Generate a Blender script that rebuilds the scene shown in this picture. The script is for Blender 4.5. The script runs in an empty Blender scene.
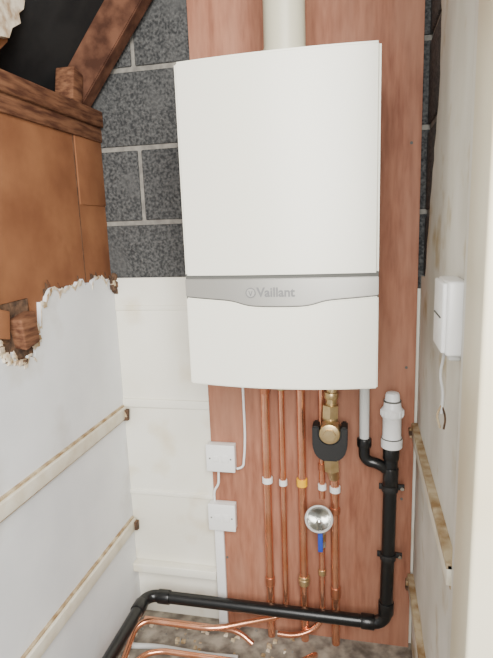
import bpy, bmesh, math, random
from mathutils import Vector, Matrix
random.seed(4)

# ------------------------------------------------------------------ materials
def new_mat(name):
    m = bpy.data.materials.new(name); m.use_nodes = True
    nt = m.node_tree
    return m, nt, nt.nodes['Principled BSDF']

def mat(name, c1, c2=None, rough=.5, metal=0, scale=(1,1,1), nscale=8, detail=5, lo=.35, hi=.65, bump=0, bdist=.002, c3=None, blotch=3, spec=.5, coat=0, bscale=(1,1,1), blo=.56, bhi=.72):
    m, nt, b = new_mat(name)
    N, Lk = nt.nodes, nt.links
    b.inputs['Roughness'].default_value = rough
    b.inputs['Metallic'].default_value = metal
    b.inputs['Specular IOR Level'].default_value = spec
    b.inputs['Coat Weight'].default_value = coat
    if c2 is None:
        b.inputs['Base Color'].default_value = (*c1, 1)
        if bump == 0: return m
        c2 = c1
    g = N.new('ShaderNodeNewGeometry')
    mp = N.new('ShaderNodeMapping'); mp.inputs['Scale'].default_value = scale
    Lk.new(g.outputs['Position'], mp.inputs['Vector'])
    n = N.new('ShaderNodeTexNoise'); n.inputs['Scale'].default_value = nscale; n.inputs['Detail'].default_value = detail
    Lk.new(mp.outputs[0], n.inputs['Vector'])
    r = N.new('ShaderNodeValToRGB')
    r.color_ramp.elements[0].position = lo; r.color_ramp.elements[0].color = (*c1, 1)
    r.color_ramp.elements[1].position = hi; r.color_ramp.elements[1].color = (*c2, 1)
    Lk.new(n.outputs['Fac'], r.inputs['Fac'])
    out = r.outputs['Color']
    if c3 is not None:
        mp2 = N.new('ShaderNodeMapping'); mp2.inputs['Scale'].default_value = bscale
        Lk.new(g.outputs['Position'], mp2.inputs['Vector'])
        n2 = N.new('ShaderNodeTexNoise'); n2.inputs['Scale'].default_value = blotch; n2.inputs['Detail'].default_value = 6
        Lk.new(mp2.outputs[0], n2.inputs['Vector'])
        r2 = N.new('ShaderNodeValToRGB')
        r2.color_ramp.elements[0].position = blo; r2.color_ramp.elements[0].color = (0,0,0,1)
        r2.color_ramp.elements[1].position = bhi; r2.color_ramp.elements[1].color = (1,1,1,1)
        Lk.new(n2.outputs['Fac'], r2.inputs['Fac'])
        mx = N.new('ShaderNodeMix'); mx.data_type = 'RGBA'
        Lk.new(r2.outputs['Color'], mx.inputs[0]); Lk.new(out, mx.inputs[6]); mx.inputs[7].default_value = (*c3, 1)
        out = mx.outputs[2]
    Lk.new(out, b.inputs['Base Color'])
    if bump:
        bp = N.new('ShaderNodeBump'); bp.inputs['Strength'].default_value = bump; bp.inputs['Distance'].default_value = bdist
        Lk.new(n.outputs['Fac'], bp.inputs['Height']); Lk.new(bp.outputs[0], b.inputs['Normal'])
    return m

M_case  = mat('boiler_enamel', (.82,.805,.70), rough=.30)
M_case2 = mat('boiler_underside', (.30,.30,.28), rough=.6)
M_silver= mat('satin_silver', (.36,.35,.32), rough=.38, metal=.5)
M_letter= mat('dark_lettering', (.17,.17,.17), rough=.5)
M_groove= mat('groove_dark', (.10,.10,.09), rough=.8)
M_flue  = mat('flue_plastic', (.56,.53,.40), rough=.4)
M_ply   = mat('plywood_red', (.215,.080,.046), (.36,.155,.092), rough=.7, scale=(9,9,1.1), nscale=9, detail=14, lo=.28, hi=.70, bump=.25, bdist=.001, c3=(.40,.200,.130), blotch=4.0, bscale=(2.4,2.4,.7), blo=.42, bhi=.80, spec=.35)
M_block = mat('concrete_block', (.024,.025,.026), (.105,.105,.102), rough=.95, nscale=130, detail=3, lo=.36, hi=.72, bump=.9, bdist=.006, c3=(.080,.080,.078), blotch=5)
M_mortar= mat('mortar', (.15,.14,.125), (.25,.235,.205), rough=.95, nscale=40, bump=.5, bdist=.004)
M_cream = mat('cream_paint', (.76,.73,.62), (.81,.79,.70), rough=.6, nscale=5, c3=(.68,.61,.46), blotch=7, bump=.1)
M_white = mat('white_wall_paint', (.66,.675,.69), (.76,.775,.785), rough=.65, nscale=4, bump=.12, c3=(.57,.56,.53), blotch=5)
M_whiteR= mat('stained_wall_paint', (.60,.575,.50), (.72,.70,.635), rough=.65, scale=(1,1,.5), nscale=9, bump=.12, c3=(.46,.37,.22), blotch=9)
M_batten= mat('painted_batten', (.70,.66,.55), (.58,.51,.38), rough=.6, nscale=18, lo=.4, hi=.7)
M_glue  = mat('old_glue_edge', (.26,.16,.07), (.52,.43,.28), rough=.85, nscale=30, bump=.5)
M_hard  = mat('brown_hardboard', (.16,.062,.028), (.27,.118,.053), rough=.85, nscale=7, detail=12, lo=.3, hi=.68, c3=(.125,.048,.023), blotch=5, bump=.4, bdist=.003, spec=.2)
M_timber= mat('old_timber', (.07,.027,.015), (.20,.092,.048), rough=.9, scale=(3,1,7), nscale=14, detail=10, bump=.4, bdist=.003, spec=.2)
M_rafter= mat('rafter_timber', (.05,.020,.012), (.14,.062,.036), rough=.9, nscale=22, detail=9, bump=.5, spec=.2)
M_felt  = mat('roofing_felt', (.004,.004,.005), (.013,.013,.013), rough=.95, nscale=12)
M_torn  = mat('torn_plaster', (.74,.66,.52), (.34,.22,.12), rough=.9, nscale=40, lo=.4, hi=.68, bump=.6, bdist=.004)
M_dirt  = mat('dirt_brown', (.04,.022,.013), (.14,.075,.04), rough=.95, nscale=60, bump=.8, bdist=.004)
M_copper= mat('copper', (.72,.30,.16), (.84,.42,.27), rough=.20, metal=.88, nscale=14)
M_copper2= mat('solder_joint', (.55,.22,.12), rough=.30, metal=.8)
M_brass = mat('brass', (.50,.36,.17), (.62,.47,.26), rough=.34, metal=.85, nscale=30)
M_black = mat('black_plastic', (.006,.0065,.007), rough=.28)
M_blackm= mat('black_rubber', (.010,.010,.010), rough=.6)
M_pvc   = mat('white_pvc', (.78,.78,.77), rough=.35)
M_pvcg  = mat('grey_white_pvc', (.55,.55,.53), rough=.35)
M_switch= mat('switch_plastic', (.80,.80,.78), rough=.3)
M_yellow= mat('yellow_tape', (.85,.45,.01), rough=.4)
M_blue  = mat('blue_lever', (.02,.06,.40), rough=.4)
M_chrome= mat('chrome', (.60,.60,.57), rough=.18, metal=1)
M_floor = mat('dusty_floor', (.13,.11,.09), (.34,.30,.24), rough=.95, nscale=26, detail=9, bump=.5, c3=(.06,.048,.036), blotch=8)
M_jamb  = mat('door_gloss', (.70,.68,.61), (.74,.725,.66), rough=.45, nscale=4)
M_jamby = mat('yellowed_gloss', (.66,.58,.40), (.72,.66,.50), rough=.45, nscale=4)

# ------------------------------------------------------------------ builder
class B:
    def __init__(s, name):
        s.name = name; s.bm = bmesh.new(); s.mats = []
    def mi(s, m):
        if m not in s.mats: s.mats.append(m)
        return s.mats.index(m)
    def add(s, tmp, m, smooth=False):
        k = s.mi(m); vm = {}
        for v in tmp.verts: vm[v] = s.bm.verts.new(v.co)
        for f in tmp.faces:
            try: nf = s.bm.faces.new([vm[v] for v in f.verts])
            except ValueError: continue
            nf.material_index = k; nf.smooth = smooth
        tmp.free()
    def box(s, a, b, m, bev=0, rot=None, piv=None, jit=0):
        t = bmesh.new(); bmesh.ops.create_cube(t, size=1)
        a, b = Vector(a), Vector(b); c = (a+b)/2; d = b-a
        for v in t.verts:
            v.co = Vector((v.co.x*abs(d.x), v.co.y*abs(d.y), v.co.z*abs(d.z))) + c
            if jit: v.co += Vector([random.uniform(-jit,jit) for _ in range(3)])
        if bev: bmesh.ops.bevel(t, geom=t.edges[:], offset=bev, segments=3, affect='EDGES', profile=.5)
        if rot: 
            p = Vector(piv) if piv else c
            for v in t.verts: v.co = rot @ (v.co-p) + p
        bmesh.ops.recalc_face_normals(t, faces=t.faces)
        s.add(t, m, False)
    def prism(s, pts, ext, m, bev=0):
        t = bmesh.new(); vs = [t.verts.new(p) for p in pts]; f = t.faces.new(vs)
        r = bmesh.ops.extrude_face_region(t, geom=[f])
        for v in r['geom']:
            if isinstance(v, bmesh.types.BMVert): v.co += Vector(ext)
        bmesh.ops.recalc_face_normals(t, faces=t.faces)
        if bev: bmesh.ops.bevel(t, geom=t.edges[:], offset=bev, segments=2, affect='EDGES')
        s.add(t, m)
    def sweep(s, pts, r, m, seg=20, caps=True):
        pts = [Vector(p) for p in pts]; n = len(pts)
        rs = r if isinstance(r, (list, tuple)) else [r]*n
        t = bmesh.new(); rings = []
        tan = []
        for i in range(n):
            a = pts[max(i-1,0)]; b = pts[min(i+1,n-1)]; q = (b-a)
            if q.length < 1e-9: q = tan[-1] if tan else Vector((0,0,1))
            tan.append(q.normalized())
        up = Vector((0,0,1)) if abs(tan[0].z) < .9 else Vector((1,0,0))
        nrm = tan[0].cross(up).normalized()
        for i in range(n):
            nrm = (nrm - tan[i]*nrm.dot(tan[i])).normalized()
            bn = tan[i].cross(nrm)
            rings.append([t.verts.new(pts[i] + (nrm*math.cos(2*math.pi*j/seg)+bn*math.sin(2*math.pi*j/seg))*rs[i]) for j in range(seg)])
        for i in range(n-1):
            for j in range(seg):
                t.faces.new((rings[i][j], rings[i][(j+1)%seg], rings[i+1][(j+1)%seg], rings[i+1][j]))
        if caps:
            t.faces.new(rings[0][::-1]); t.faces.new(rings[-1])
        bmesh.ops.recalc_face_normals(t, faces=t.faces)
        k = s.mi(m); vm = {}
        for v in t.verts: vm[v] = s.bm.verts.new(v.co)
        for f in t.faces:
            nf = s.bm.faces.new([vm[v] for v in f.verts]); nf.material_index = k; nf.smooth = len(f.verts) == 4
        t.free()
    def cyl(s, a, b, r, m, seg=24, r2=None, bev=0):
        a, b = Vector(a), Vector(b); r2 = r if r2 is None else r2
        if bev:
            s.sweep_lathe(a, b, [(0, r-bev), (bev*.3, r-bev*.3), (bev, r), ((b-a).length-bev, r2), ((b-a).length-bev*.3, r2-bev*.3), ((b-a).length, r2-bev)], m, seg)
        else:
            s.sweep_lathe(a, b, [(0, r), ((b-a).length, r2)], m, seg)
    def sweep_lathe(s, a, b, prof, m, seg=24, caps=True):
        """prof: list of (distance along a->b, radius)"""
        a, b = Vector(a), Vector(b); d = (b-a).normalized()
        up = Vector((0,0,1)) if abs(d.z) < .9 else Vector((1,0,0))
        n = d.cross(up).normalized(); bn = d.cross(n)
        k = s.mi(m); prev = None
        for i,(h,r) in enumerate(prof):
            ring = [s.bm.verts.new(a + d*h + (n*math.cos(2*math.pi*j/seg)+bn*math.sin(2*math.pi*j/seg))*max(r,1e-5)) for j in range(seg)]
            if prev:
                for j in range(seg):
                    f = s.bm.faces.new((prev[j], prev[(j+1)%seg], ring[(j+1)%seg], ring[j])); f.material_index = k; f.smooth = True
            elif caps:
                f = s.bm.faces.new(ring[::-1]); f.material_index = k
            prev = ring
        if caps:
            f = s.bm.faces.new(prev); f.material_index = k
    def done(s, parent=None):
        bmesh.ops.recalc_face_normals(s.bm, faces=s.bm.faces)
        me = bpy.data.meshes.new(s.name); s.bm.to_mesh(me); s.bm.free()
        for m in s.mats: me.materials.append(m)
        try: me.set_sharp_from_angle(angle=math.radians(40))
        except Exception: pass
        o = bpy.data.objects.new(s.name, me); bpy.context.scene.collection.objects.link(o)
        if parent: o.parent = parent
        return o

def empty(name):
    e = bpy.data.objects.new(name, None); bpy.context.scene.collection.objects.link(e); e.empty_display_size = .05
    return e

def fillet(pts, r, n=8):
    pts = [Vector(p) for p in pts]; out = [pts[0]]
    for i in range(1, len(pts)-1):
        p = pts[i]; a = pts[i-1]-p; b = pts[i+1]-p
        rr = min(r, a.length*.49, b.length*.49)
        A = p + a.normalized()*rr; C = p + b.normalized()*rr
        for j in range(n+1):
            u = j/n; w = .72
            den = (1-u)**2 + 2*u*(1-u)*w + u*u
            out.append((A*(1-u)**2 + p*2*u*(1-u)*w + C*u*u)/den)
    out.append(pts[-1]); return out

# ------------------------------------------------------------------ room shell
XL, XR = -.745, .165
w = B('wall_back')
w.box((XL-.05, .004, 1.10), (XR+.10, .10, 2.32), M_mortar)
zc = 1.107; k = 0
while zc < 2.3:
    off = {0:-.80-.445, 1:-.628-.445*2, 2:-.80-.445, 3:-.628-.445*2}[k%4]
    x = off
    while x < XR+.1:
        x0, x1 = max(x, XL-.05), min(x+.433, XR+.10)
        if x1-x0 > .02:
            w.box((x0, -.002, zc+.012), (x1, .05, min(zc+.212, 2.32)), M_block, bev=.004)
        x += .445
    zc += .2135; k += 1
w.box((XL, .0, 0), (XR+.02, .10, 1.162), M_cream)
w.box((XL, -.010, .205), (-.456, .0, 1.162), M_cream, bev=.002)
w.box((XL, -.013, 1.062), (-.456, -.008, 1.078), M_cream, bev=.002)
w.box((XL, -.018, .750), (-.456, -.008, .778), M_cream, bev=.003)
w.box((XL, -.015, .447), (-.456, -.008, .463), M_cream, bev=.002)
w.box((XL, -.040, .175), (-.456, .0, .205), M_cream, bev=.003)
wall_back = w.done()

# left wall
w = B('wall_left')
w.box((XL-.06, -1.0, 0), (XL-.013, .0, 1.10), M_dirt)
w.box((XL-.05, -1.0, 1.02), (XL-.010, .0, 1.60), M_hard)
w.box((XL-.012, -.150, 1.378), (XL-.007, .0, 1.575), M_hard, bev=.002)
w.box((XL-.012, -.158, 1.14), (XL-.0095, -.155, 1.575), M_dirt)
w.box((XL-.012, -.99, 1.560), (XL-.002, .0, 1.600), M_timber, bev=.002)
edge = [(-1.0,1.15)]
y = -.98; zz = 0
while y < -.0:
    zz = zz*.65 + random.uniform(-.012,.011)
    z = 1.156 + zz
    if -.64 < y < -.575: z = 1.165 + zz
    if -.575 <= y < -.54: z = 1.085 + random.uniform(-.01,.01)
    if -.54 <= y < -.50: z = 1.045 + random.uniform(-.010,.010)
    if -.50 <= y < -.435: z = 1.020 + random.uniform(-.010,.010)
    if -.435 <= y < -.400: z = 1.085
    edge.append((y, z)); y += random.uniform(.006,.015)
edge.append((0,1.165))
pts = [(XL, 0, 0), (XL, -1.0, 0)] + [(XL, a, b) for a,b in edge]
w.prism(pts, (-.012,0,0), M_white)
for (a,b),(c,d) in zip(edge[:-1], edge[1:]):
    if random.random() < .65:
        hh = random.uniform(.002,.014)
        w.prism([(XL+.001,a,b-hh),(XL+.001,c,d-hh*.6),(XL+.001,c,d+.002),(XL+.001,a,b+.003)], (.002,0,0), random.choice([M_torn,M_torn,M_glue]))
    if random.random() < .45:
        hh = random.uniform(.006,.022)
        w.prism([(XL-.009,a,b-.004),(XL-.009,c,d-.004),(XL-.009,c,d+hh*.4),(XL-.009,a,b+hh)], (.001,0,0), random.choice([M_torn,M_dirt,M_timber,M_dirt]))
for i in range(46):
    a = random.uniform(math.pi*.9, 2.1*math.pi); cy = -.488+.068*math.cos(a); cz = 1.080+.060*math.sin(a)
    r = random.uniform(.003,.010)
    w.box((XL-.004, cy-r, cz-r*.7), (XL+r*.5, cy+r, cz+r*.7), random.choice([M_torn,M_torn,M_dirt,M_glue]), bev=.001, jit=.003)
for i in range(22):
    cy = random.uniform(-.035,.0); cz = random.uniform(1.12,1.172); r = random.uniform(.004,.010)
    w.box((XL, cy-r, cz-r), (XL+r*1.5, min(cy+r*.3,-.001), cz+r), random.choice([M_dirt,M_dirt,M_glue]), bev=.001, jit=.002)
w.box((XL-.011, -.575, 1.03), (XL-.009, -.430, 1.155), M_dirt, jit=.004)
w.box((XL-.03, -.500, 1.056), (XL+.022, -.440, 1.124), M_timber, bev=.004, rot=Matrix.Rotation(math.radians(8),3,'X'), jit=.004)
w.box((XL-.03, -.562, 1.085), (XL+.006, -.522, 1.148), M_hard, bev=.003, rot=Matrix.Rotation(math.radians(-14),3,'X'), jit=.004)
w.box((XL-.012, -.60, 1.13), (XL+.006, -.555, 1.24), M_timber, bev=.003, rot=Matrix.Rotation(math.radians(6),3,'X'), jit=.003)
wall_left = w.done()

def batten(name, side, z, h, y0, y1):
    b = B(name)
    if side < 0:
        b.box((XL, y0, z-h/2), (XL+.016, y1, z+h/2), M_batten, bev=.002)
        b.box((XL, y0, z-h/2-.005), (XL+.011, y1, z-h/2+.001), M_glue)
        b.box((XL, y0, z+h/2-.001), (XL+.008, y1, z+h/2+.005), M_glue)
    else:
        b.box((XR-.022, y0, z-h/2), (XR-.006, y1, z+h/2), M_batten, bev=.002)
        b.box((XR-.023, y0, z+h/2-.008), (XR-.006, y1, z+h/2+.003), M_glue)
        b.box((XR-.016, y0, z-h/2-.006), (XR-.006, y1, z-h/2+.001), M_glue)
    for i in range(7):
        r = random.uniform(.006,.012)
        xx = XL+.014 if side < 0 else XR-.018
        b.box((xx-r, y1-.004-r*1.4, z-r*1.4+random.uniform(-.012,.012)), (xx+r, y1-.002, z+r), random.choice([M_glue,M_dirt]), bev=.001, jit=.002)
    return b.done()
batten('trim_1', -1, .735, .036, -1.0, -.022)
batten('trim_2', -1, .345, .036, -1.0, -.018)
batten('trim_3',  1, .715, .040, -.664, -.02)
batten('trim_4',  1, .235, .040, -.664, -.02)

b = B('timber_wall_plate')
b.box((XL-.075, -1.0, 1.60), (XL+.008, -.004, 1.645), M_timber, bev=.004)
b.box((XL-.060, -.135, 1.646), (XL-.005, -.085, 1.735), M_timber, bev=.004, rot=Matrix.Rotation(math.radians(-14),3,'X'))
b.done()
b = B('roof_rafter')
b.prism([(-.88,-.075,1.650),(-.765,-.075,1.650),(-.40,-.075,2.10),(-.40,-.075,2.25),(-.44,-.075,2.20)], (0,.050,0), M_rafter, bev=.003)
b.done()
w = B('ceiling')
w.box((XL-.62, -1.0, 2.30), (XR+.1, .10, 2.34), M_felt)
w.box((XL-.65, -1.0, 1.60), (XL-.60, .10, 2.34), M_felt)
w.box((XL-.60, .02, 1.60), (XL-.05, .10, 2.34), M_felt)
w.box((XL-.60, -1.0, 1.58), (XL-.075, .10, 1.60), M_felt)
w.prism([(-.93,-.02,1.60),(-.36,-.02,2.28),(-.40,-.02,2.30),(-1.0,-.02,1.62)], (0,-.95,0), M_felt)
w.done()
b = B('torn_plaster_board')
pp = [(XL,-.28,1.93),(XL,-.315,1.85),(XL,-.335,1.80),(XL,-.355,1.785),(XL,-.352,1.765),(XL,-.385,1.745),(XL,-.40,1.72),(XL,-.43,1.715),(XL,-.45,1.69),(XL,-.52,1.70),(XL,-.60,1.68),(XL,-.75,1.70),(XL,-.75,1.93)]
b.prism(pp, (-.014,0,0), M_torn)
b.prism([(XL-.02,-.30,1.93),(XL-.02,-.38,1.72),(XL-.02,-.46,1.655),(XL-.02,-.75,1.655),(XL-.02,-.75,1.93)], (-.02,0,0), M_hard)
b.done()

# right wall
w = B('wall_right')
w.box((XR+.006, -.66, 0), (XR+.10, .0, 2.30), M_mortar)
zc = 1.107; k = 0
while zc < 2.25:
    y = -.30 if k%2 else -.52
    w.box((XR, -.66, zc+.01), (XR+.03, y+.0, zc+.205), M_block, bev=.004)
    w.box((XR, y+.01, zc+.01), (XR+.03, -.0, zc+.205), M_block, bev=.004)
    zc += .2135; k += 1
z = 1.16
pts = [(XR-.006,-.66,0),(XR-.006,-.001,0),(XR-.006,-.001,1.155)]
while z < 2.28:
    pts.append((XR-.006, -.12-.13*min(1,(z-1.16)*2)-.02*math.sin(z*9)+random.uniform(-.010,.010), z)); z += random.uniform(.02,.04)
pts.append((XR-.006,-.25,2.30)); pts.append((XR-.006,-.66,2.30))
w.prism(pts, (.008,0,0), M_whiteR)
w.done()

f = B('floor')
f.box((XL-.05, -1.0, -.05), (XR+.12, .10, 0), M_floor)
for i in range(110):
    x = random.uniform(XL+.02, -.2); y = random.uniform(-.4,-.03); r = random.uniform(.002,.007)
    f.box((x-r,y-r,0),(x+r,y+r,r), random.choice([M_torn,M_glue,M_mortar]), bev=.0006, jit=.002)
f.done()

j = B('door_1')
j.box((XR-.015, -.745, 0), (XR+.10, -.665, 2.30), M_jamb, bev=.004)
j.box((XR-.027, -.775, 0), (XR+.10, -.746, 2.30), M_jamby, bev=.005)
j.box((XR-.032, -.88, 0), (XR+.10, -.778, 2.30), M_jamby, bev=.006)
j.done()

p = B('plywood_backboard')
p.prism([(-.4535,-.018,0),(.150,-.018,0),(.149,-.018,2.28),(-.4625,-.018,2.28)], (0,.016,0), M_ply)
for (x,z) in [(-.43,.95),(-.42,.25),(.125,.9),(.12,.5),(.125,1.5),(-.41,1.7)]:
    p.cyl((x,-.0195,z),(x,-.018,z),.004,M_groove,12)
p.done()

# ------------------------------------------------------------------ boiler
BX0, BX1 = -.3945, .0365
def fy(u):
    e = abs(2*u-1)
    return -.353 - .013*(1-e**2)
def panel(b, zlo, zhi, dy, m, n=40, bev=.003):
    t = bmesh.new(); F0=[];F1=[];K0=[];K1=[]
    for i in range(n+1):
        u = i/n; x = BX0+(BX1-BX0)*u; y = fy(u)-dy
        lo, hi = zlo(u), zhi(u)
        F0.append(t.verts.new((x,y,lo))); F1.append(t.verts.new((x,y,hi)))
        K0.append(t.verts.new((x,-.335,lo))); K1.append(t.verts.new((x,-.335,hi)))
    for i in range(n):
        t.faces.new((F0[i],F0[i+1],F1[i+1],F1[i])); t.faces.new((K0[i],K1[i],K1[i+1],K0[i+1]))
        t.faces.new((F1[i],F1[i+1],K1[i+1],K1[i])); t.faces.new((F0[i],K0[i],K0[i+1],F0[i+1]))
    t.faces.new((F0[0],F1[0],K1[0],K0[0])); t.faces.new((F0[n],K0[n],K1[n],F1[n]))
    bmesh.ops.recalc_face_normals(t, faces=t.faces)
    es = [e for e in t.edges if e.calc_face_angle(0) > math.radians(50)]
    bmesh.ops.bevel(t, geom=es, offset=bev, segments=3, affect='EDGES', clamp_overlap=True)
    b.add(t, m, True)
boiler = empty('wall_hung_boiler')
b = B('case_body')
b.box((BX0+.002, -.334, .950), (BX1-.002, -.0185, 1.649), M_case, bev=.004)
b.box((BX0+.012, -.33, .945), (BX1-.012, -.03, .951), M_case2)
b.done(boiler)
def smile(u):
    e = abs(u-.5)
    s = 1/(1+math.exp((e-.20)*38))
    return 1.1480 - .012*s - .010*max(0,1-(2*e)**2)
b = B('front_panel'); panel(b, lambda u:1.1910, lambda u:1.6520, .0, M_case, bev=.006); b.done(boiler)
b = B('trim_band');   panel(b, lambda u:smile(u)+.0012, lambda u:1.1890, .0015, M_silver, bev=.0015, n=90); b.done(boiler)
b = B('lower_flap');  panel(b, lambda u:.941 - .005*(1-(2*u-1)**2), lambda u:smile(u)-.0015, .0, M_case, bev=.003, n=90); b.done(boiler)
b = B('gap_liner'); panel(b, lambda u:1.12, lambda u:1.20, -.004, M_groove, bev=.001); b.done(boiler)
cu = bpy.data.curves.new('lettering','FONT'); cu.body = 'Vaillant'; cu.size = .0285; cu.align_x='LEFT'; cu.align_y='CENTER'; cu.extrude = .0006; cu.offset=.0007
to = bpy.data.objects.new('tmp_text', cu); bpy.context.scene.collection.objects.link(to)
bpy.context.view_layer.update()
me = bpy.data.meshes.new_from_object(to.evaluated_get(bpy.context.evaluated_depsgraph_get()))
bpy.data.objects.remove(to)
lt = bpy.data.objects.new('lettering', me); bpy.context.scene.collection.objects.link(lt)
me.materials.clear(); me.materials.append(M_letter)
lt.rotation_euler = (math.radians(90),0,0); lt.location = (-.225, fy(.5)-.0022, 1.158); lt.parent = boiler
b = B('badge')
yb = fy(.38)-.0015
b.cyl((-.239,yb-.0020,1.158),(-.239,yb+.002,1.158),.0115,M_letter,28)
b.cyl((-.239,yb-.0026,1.158),(-.239,yb-.001,1.158),.0090,M_silver,28)
b.prism([(-.244,yb-.0032,1.163),(-.242,yb-.0032,1.163),(-.239,yb-.0032,1.155),(-.236,yb-.0032,1.163),(-.234,yb-.0032,1.163),(-.238,yb-.0032,1.151),(-.240,yb-.0032,1.151)],(0,.001,0),M_letter)
b.done(boiler)

fl = B('flue_pipe')
fl.cyl((-.175,-.20,1.651),(-.175,-.20,2.297),.048,M_flue,40)
fl.sweep_lathe((-.175,-.20,1.650),(-.175,-.20,1.70),[(0,.058),(.008,.058),(.012,.053),(.030,.053),(.034,.0495),(.05,.0495)],M_flue,40)
fl.done()

# ------------------------------------------------------------------ copper pipes
PY = -.043
def ring(b, x, z, h, r, m, y=PY):
    b.sweep_lathe((x,y,z-h/2),(x,y,z+h/2),[(0,r-.001),(.001,r),(h-.001,r),(h,r-.001)],m,24)
def clip(b, x, z, r, m=M_pvc, y=PY):
    ring(b, x, z, .018, r+.004, m, y)
    b.box((x-.006, y+r, z-.007), (x+.006, -.0185, z+.007), m, bev=.001)

b = B('copper_pipe')
b.sweep([(-.275,PY,.944),(-.276,PY,.002)], .0125, M_copper)
clip(b,-.275,.545,.012); ring(b,-.276,.20,.03,.0148,M_copper2); ring(b,-.276,.09,.02,.0148,M_copper2); ring(b,-.275,.83,.02,.0145,M_copper2)
b.done()
b = B('copper_pipe')
b.sweep(fillet([(-.227,PY,.944),(-.227,PY,.082),(-.44,-.14,.082),(-.69,-.14,.082),(-.695,-.30,.012)], .045), .0090, M_copper)
clip(b,-.227,.540,.0085); ring(b,-.227,.84,.018,.0115,M_brass)
b.done()
b = B('copper_pipe')
b.sweep([(-.170,PY,.944),(-.168,PY,.002)], .0125, M_copper)
ring(b,-.170,.545,.024,.0160,M_yellow); b.box((-.180,PY+.009,.539),(-.160,-.0185,.553),M_yellow,bev=.001)
ring(b,-.168,.215,.030,.0162,M_brass); ring(b,-.168,.215,.012,.018,M_brass)
ring(b,-.169,.845,.02,.0145,M_copper2)
b.done()
b = B('copper_pipe')
b.sweep([(-.073,PY,.577),(-.071,PY,.002)], .0125, M_copper)
clip(b,-.072,.530,.012); ring(b,-.071,.185,.035,.0150,M_copper2); ring(b,-.072,.46,.02,.0145,M_copper2)
b.done()
b = B('copper_pipe')
b.sweep([(-.110,PY,.944),(-.110,PY,.497)], .0085, M_copper)
clip(b,-.110,.535,.0085); ring(b,-.110,.60,.02,.011,M_copper2)
b.done()
b = B('copper_pipe')
b.sweep(fillet([(-.112,PY,.336),(-.112,PY,.062),(-.19,-.066,.030),(-.252,-.066,.030)], .045), .0088, M_copper)
ring(b,-.112,.25,.018,.0115,M_brass)
b.done()
b = B('copper_pipe')
b.sweep(fillet([(-.655,-.36,.012),(-.655,-.235,.035),(-.60,-.20,.035),(-.20,-.20,.035),(-.13,-.135,.035),(-.13,-.10,.002)], .05), .0085, M_copper)
b.done()
b = B('copper_pipe')
b.sweep(fillet([(-.70,-.075,.030),(-.38,-.075,.030),(-.33,-.090,.002)], .03), .0085, M_copper)
b.done()
b = B('grey_water_pipe')
b.sweep(fillet([(-.72,-.175,.012),(-.62,-.165,.014),(-.46,-.172,.014),(-.36,-.165,.014)], .03), .0085, M_pvcg)
b.done()

b = B('copper_pipe')
b.sweep([(-.073,-.060,.944),(-.073,-.060,.891)], .0120, M_copper)
b.done()
v = B('brass_isolation_valve')
v.cyl((-.076,-.075,.890),(-.077,-.075,.862),.018,M_brass,6)
v.cyl((-.077,-.075,.865),(-.080,-.080,.800),.0155,M_brass,24)
v.cyl((-.079,-.078,.842),(-.080,-.079,.822),.020,M_brass,24,bev=.003)
v.cyl((-.081,-.084,.806),(-.082,-.086,.770),.024,M_brass,6)
v.cyl((-.082,-.085,.785),(-.081,-.082,.640),.021,M_brass,24)
v.cyl((-.082,-.085,.738),(-.082,-.137,.738),.0290,M_brass,32,bev=.005)
v.cyl((-.082,-.120,.738),(-.082,-.145,.738),.0175,M_brass,6)
v.cyl((-.080,-.092,.655),(-.078,-.086,.612),.0225,M_brass,6)
v.cyl((-.078,-.086,.618),(-.074,-.060,.578),.0165,M_brass,24)
outer=[(-.130,0,.757),(-.1115,0,.757),(-.1115,0,.738)]
outer+=[(-.082-.0295*math.cos(math.pi*i/10),0,.738-.0295*math.sin(math.pi*i/10)) for i in range(1,10)]
outer+=[(-.0525,0,.738),(-.0525,0,.757),(-.034,0,.757),(-.034,0,.698),(-.042,0,.672),(-.060,0,.656),(-.104,0,.656),(-.122,0,.672),(-.130,0,.698)]
v.prism([(x,-.130,z) for x,_,z in outer],(0,.055,0),M_blackm,bev=.004)
v.done()

t = B('tundish')
o = Vector((-.117,-.085,.445)); ax = Vector((.05,-.62,.78)).normalized()
t.sweep_lathe(o-ax*.035, o+ax*.03, [(0,.010),(.012,.012),(.020,.020),(.040,.034),(.052,.0385),(.056,.0400),(.058,.0385),(.055,.035),(.044,.030),(.026,.014),(.020,.008),(.019,.001)], M_chrome, 40)
t.sweep_lathe(o+ax*.016, o+ax*.03, [(0,.0385),(.002,.041),(.006,.041),(.008,.0385),(.006,.0355),(.002,.0355)], M_pvcg, 40, caps=False)
t.cyl(o-ax*.030, (-.112,PY,.404), .010, M_brass, 20)
t.done()
t = B('blue_lever_valve')
t.cyl((-.112,PY,.400),(-.112,PY,.383),.0130,M_chrome,6)
t.cyl((-.112,PY,.386),(-.112,PY,.353),.0110,M_brass,20)
t.cyl((-.112,PY,.358),(-.112,PY,.338),.0130,M_chrome,6)
t.cyl((-.112,PY,.370),(-.112,PY-.045,.370),.006,M_chrome,16)
t.box((-.120,PY-.050,.350),(-.106,PY-.043,.410),M_blue,bev=.0015)
t.done()

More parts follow.
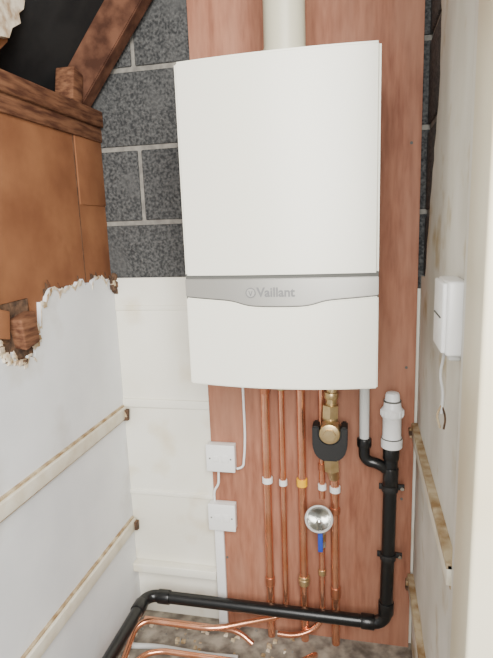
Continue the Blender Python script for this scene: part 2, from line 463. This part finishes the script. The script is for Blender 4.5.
# ------------------------------------------------------------------ condensate pipe
CY = -.085
c = B('condensate_pipe')
c.cyl((.011,CY,.944),(.011,CY,.713),.0135,M_pvcg,28)
c.done()
c = B('black_waste_pipe')
c.sweep(fillet([(.011,CY,.700),(.011,CY,.645),(.055,CY-.004,.640),(.084,CY,.610)], .035), .0155, M_black, 28)
c.cyl((.011,CY,.712),(.011,CY,.688),.020,M_black,28,bev=.002)
c.sweep(fillet([(.084,CY,.688),(.080,CY,.350),(.076,CY,.130),(-.680,CY,.130),(-.690,-.99,.130)], .038, 10), .0190, M_black, 28)
c.cyl((.084,CY,.689),(.0835,CY,.655),.0225,M_black,28,bev=.002)
c.cyl((.0835,CY,.630),(.083,CY,.575),.0215,M_black,28,bev=.002)
c.cyl((.0775,CY,.205),(.0770,CY,.165),.0225,M_black,28,bev=.002)
c.cyl((.045,CY,.130),(.005,CY,.130),.0225,M_black,28,bev=.002)
c.cyl((-.600,CY,.130),(-.640,CY,.130),.0225,M_black,28,bev=.002)
c.cyl((-.681,-.125,.130),(-.6815,-.165,.130),.0225,M_black,28,bev=.002)
for z,x in ((.567,.0825),(.354,.080)):
    c.cyl((x,CY,z-.009),(x,CY,z+.009),.0225,M_blackm,28,bev=.001)
    c.box((x-.014,CY+.004,z-.008),(x+.040,CY+.012,z+.008),M_blackm,bev=.001)
    c.box((x-.030,CY+.004,z-.008),(x+.00,CY+.012,z+.008),M_blackm,bev=.001)
    c.box((x-.014,CY+.012,z-.008),(x+.014,-.0185,z+.008),M_blackm,bev=.001)
    c.cyl((x+.033,CY+.004,z),(x+.033,CY-.004,z),.005,M_chrome,12)
c.done()
c = B('white_air_admittance_fitting')
c.sweep_lathe((.085,CY,.690),(.085,CY,.860),[(0,.0270),(.002,.0290),(.022,.0290),(.024,.0265),(.030,.0265),(.034,.0250),(.085,.0250),(.088,.0275),(.092,.0300),(.110,.0300),(.113,.0270),(.118,.0240),(.134,.0220),(.137,.0200),(.150,.0190),(.156,.0170),(.159,.010)],M_pvc,36)
for i in range(14):
    a = 2*math.pi*i/14
    c.box((.085+.0295*math.cos(a)-.0018,CY+.0295*math.sin(a)-.0018,.783),(.085+.0295*math.cos(a)+.0018,CY+.0295*math.sin(a)+.0018,.799),M_pvc,bev=.0004)
c.cyl((.085,CY,.822),(.085,CY,.826),.0234,M_groove,30)
c.cyl((.085,CY,.716),(.085,CY,.719),.0276,M_groove,30)
c.done()

# ------------------------------------------------------------------ electrical
def spur(z0, z1, x0, x1):
    s = B('fused_spur_box')
    s.box((x0+.002,-.045,z0+.002),(x1-.002,-.0185,z1-.002),M_switch,bev=.003)
    s.box((x0,-.053,z0),(x1,-.046,z1),M_switch,bev=.003)
    s.box((x0+.003,-.0465,z0+.003),(x1-.003,-.0445,z1-.003),M_groove)
    xm=(x0+x1)/2; zm=(z0+z1)/2
    s.box((xm-.024,-.0555,zm-.010),(xm-.004,-.052,zm+.010),M_switch,bev=.0015)
    s.box((xm+.004,-.0555,zm-.012),(xm+.026,-.052,zm+.012),M_switch,bev=.0015)
    s.cyl((xm+.033,-.054,zm),(xm+.033,-.051,zm),.0025,M_groove,12)
    s.cyl((xm-.033,-.054,zm),(xm-.033,-.051,zm),.0025,M_groove,12)
    return s.done()
spur(.564,.652,-.464,-.373)
spur(.364,.454,-.467,-.379)
k = B('white_cable')
k.sweep(fillet([(-.345,-.030,.944),(-.343,-.028,.66),(-.352,-.030,.575),(-.3725,-.030,.568)], .05), .0038, M_pvc, 12)
k.done()
k = B('white_cable')
k.sweep(fillet([(-.430,-.035,.565),(-.434,-.030,.51),(-.450,-.030,.49),(-.450,-.030,.453)], .03), .0038, M_pvc, 12)
k.done()
k = B('cable_conduit')
k.box((-.455,-.034,.0),(-.425,-.0185,.363),M_pvc,bev=.003)
k.done()
s = B('wall_thermostat')
s.box((XR-.037,-.662,1.092),(XR-.0065,-.560,1.209),M_switch,bev=.005)
s.box((XR-.043,-.657,1.096),(XR-.035,-.565,1.206),M_pvc,bev=.003)
s.box((XR-.0445,-.645,1.150),(XR-.042,-.575,1.152),M_groove)
s.box((XR-.030,-.650,1.082),(XR-.010,-.570,1.093),M_pvcg,bev=.004)
s.sweep(fillet([(XR-.028,-.60,1.086),(XR-.033,-.585,1.04),(XR-.025,-.58,1.01),(XR-.027,-.58,.970)],.02),.0025,M_pvcg,10)
s.sweep(fillet([(XR-.027,-.58,.985),(XR-.035,-.578,.968),(XR-.027,-.57,.940)],.02),.0020,M_glue,10)
s.sweep(fillet([(XR-.027,-.58,.985),(XR-.020,-.585,.965),(XR-.024,-.59,.945)],.02),.0018,M_dirt,10)
s.done()

# ------------------------------------------------------------------ lights
def area(name, loc, tgt, size, power, col):
    l = bpy.data.lights.new(name,'AREA'); l.shape='RECTANGLE'; l.size=size[0]; l.size_y=size[1]; l.energy=power; l.color=col
    o = bpy.data.objects.new(name,l); bpy.context.scene.collection.objects.link(o); o.location=loc
    o.rotation_euler = (Vector(tgt)-Vector(loc)).to_track_quat('-Z','Y').to_euler()
area('doorway_daylight', (.15,-2.3,1.7), (-.35,0,.95), (1.2,1.5), 112, (1.0,.985,.95))
area('high_warm_area', (.5,-1.9,2.3), (-.3,0,1.0), (.4,.4), 20, (1.0,.96,.88))  # small warm area light, high up behind the camera
wd = bpy.data.worlds.new('world'); bpy.context.scene.world = wd; wd.use_nodes = True
wd.node_tree.nodes['Background'].inputs[0].default_value = (1,.99,.98,1)
wd.node_tree.nodes['Background'].inputs[1].default_value = .55

# ------------------------------------------------------------------ camera
cd = bpy.data.cameras.new('camera'); cam = bpy.data.objects.new('camera', cd); bpy.context.scene.collection.objects.link(cam)
r = Vector((.97707,.20997,-.03535)).normalized(); bk = Vector((.21284,-.95855,.18940)).normalized(); u = bk.cross(r).normalized()
m = Matrix(((r.x,u.x,bk.x,0),(r.y,u.y,bk.y,-1.5),(r.z,u.z,bk.z,1.3),(0,0,0,1)))
cam.matrix_world = m
cd.sensor_fit = 'VERTICAL'; cd.sensor_height = 24; cd.lens = 525/658*24; cd.clip_start=.01
bpy.context.scene.camera = cam
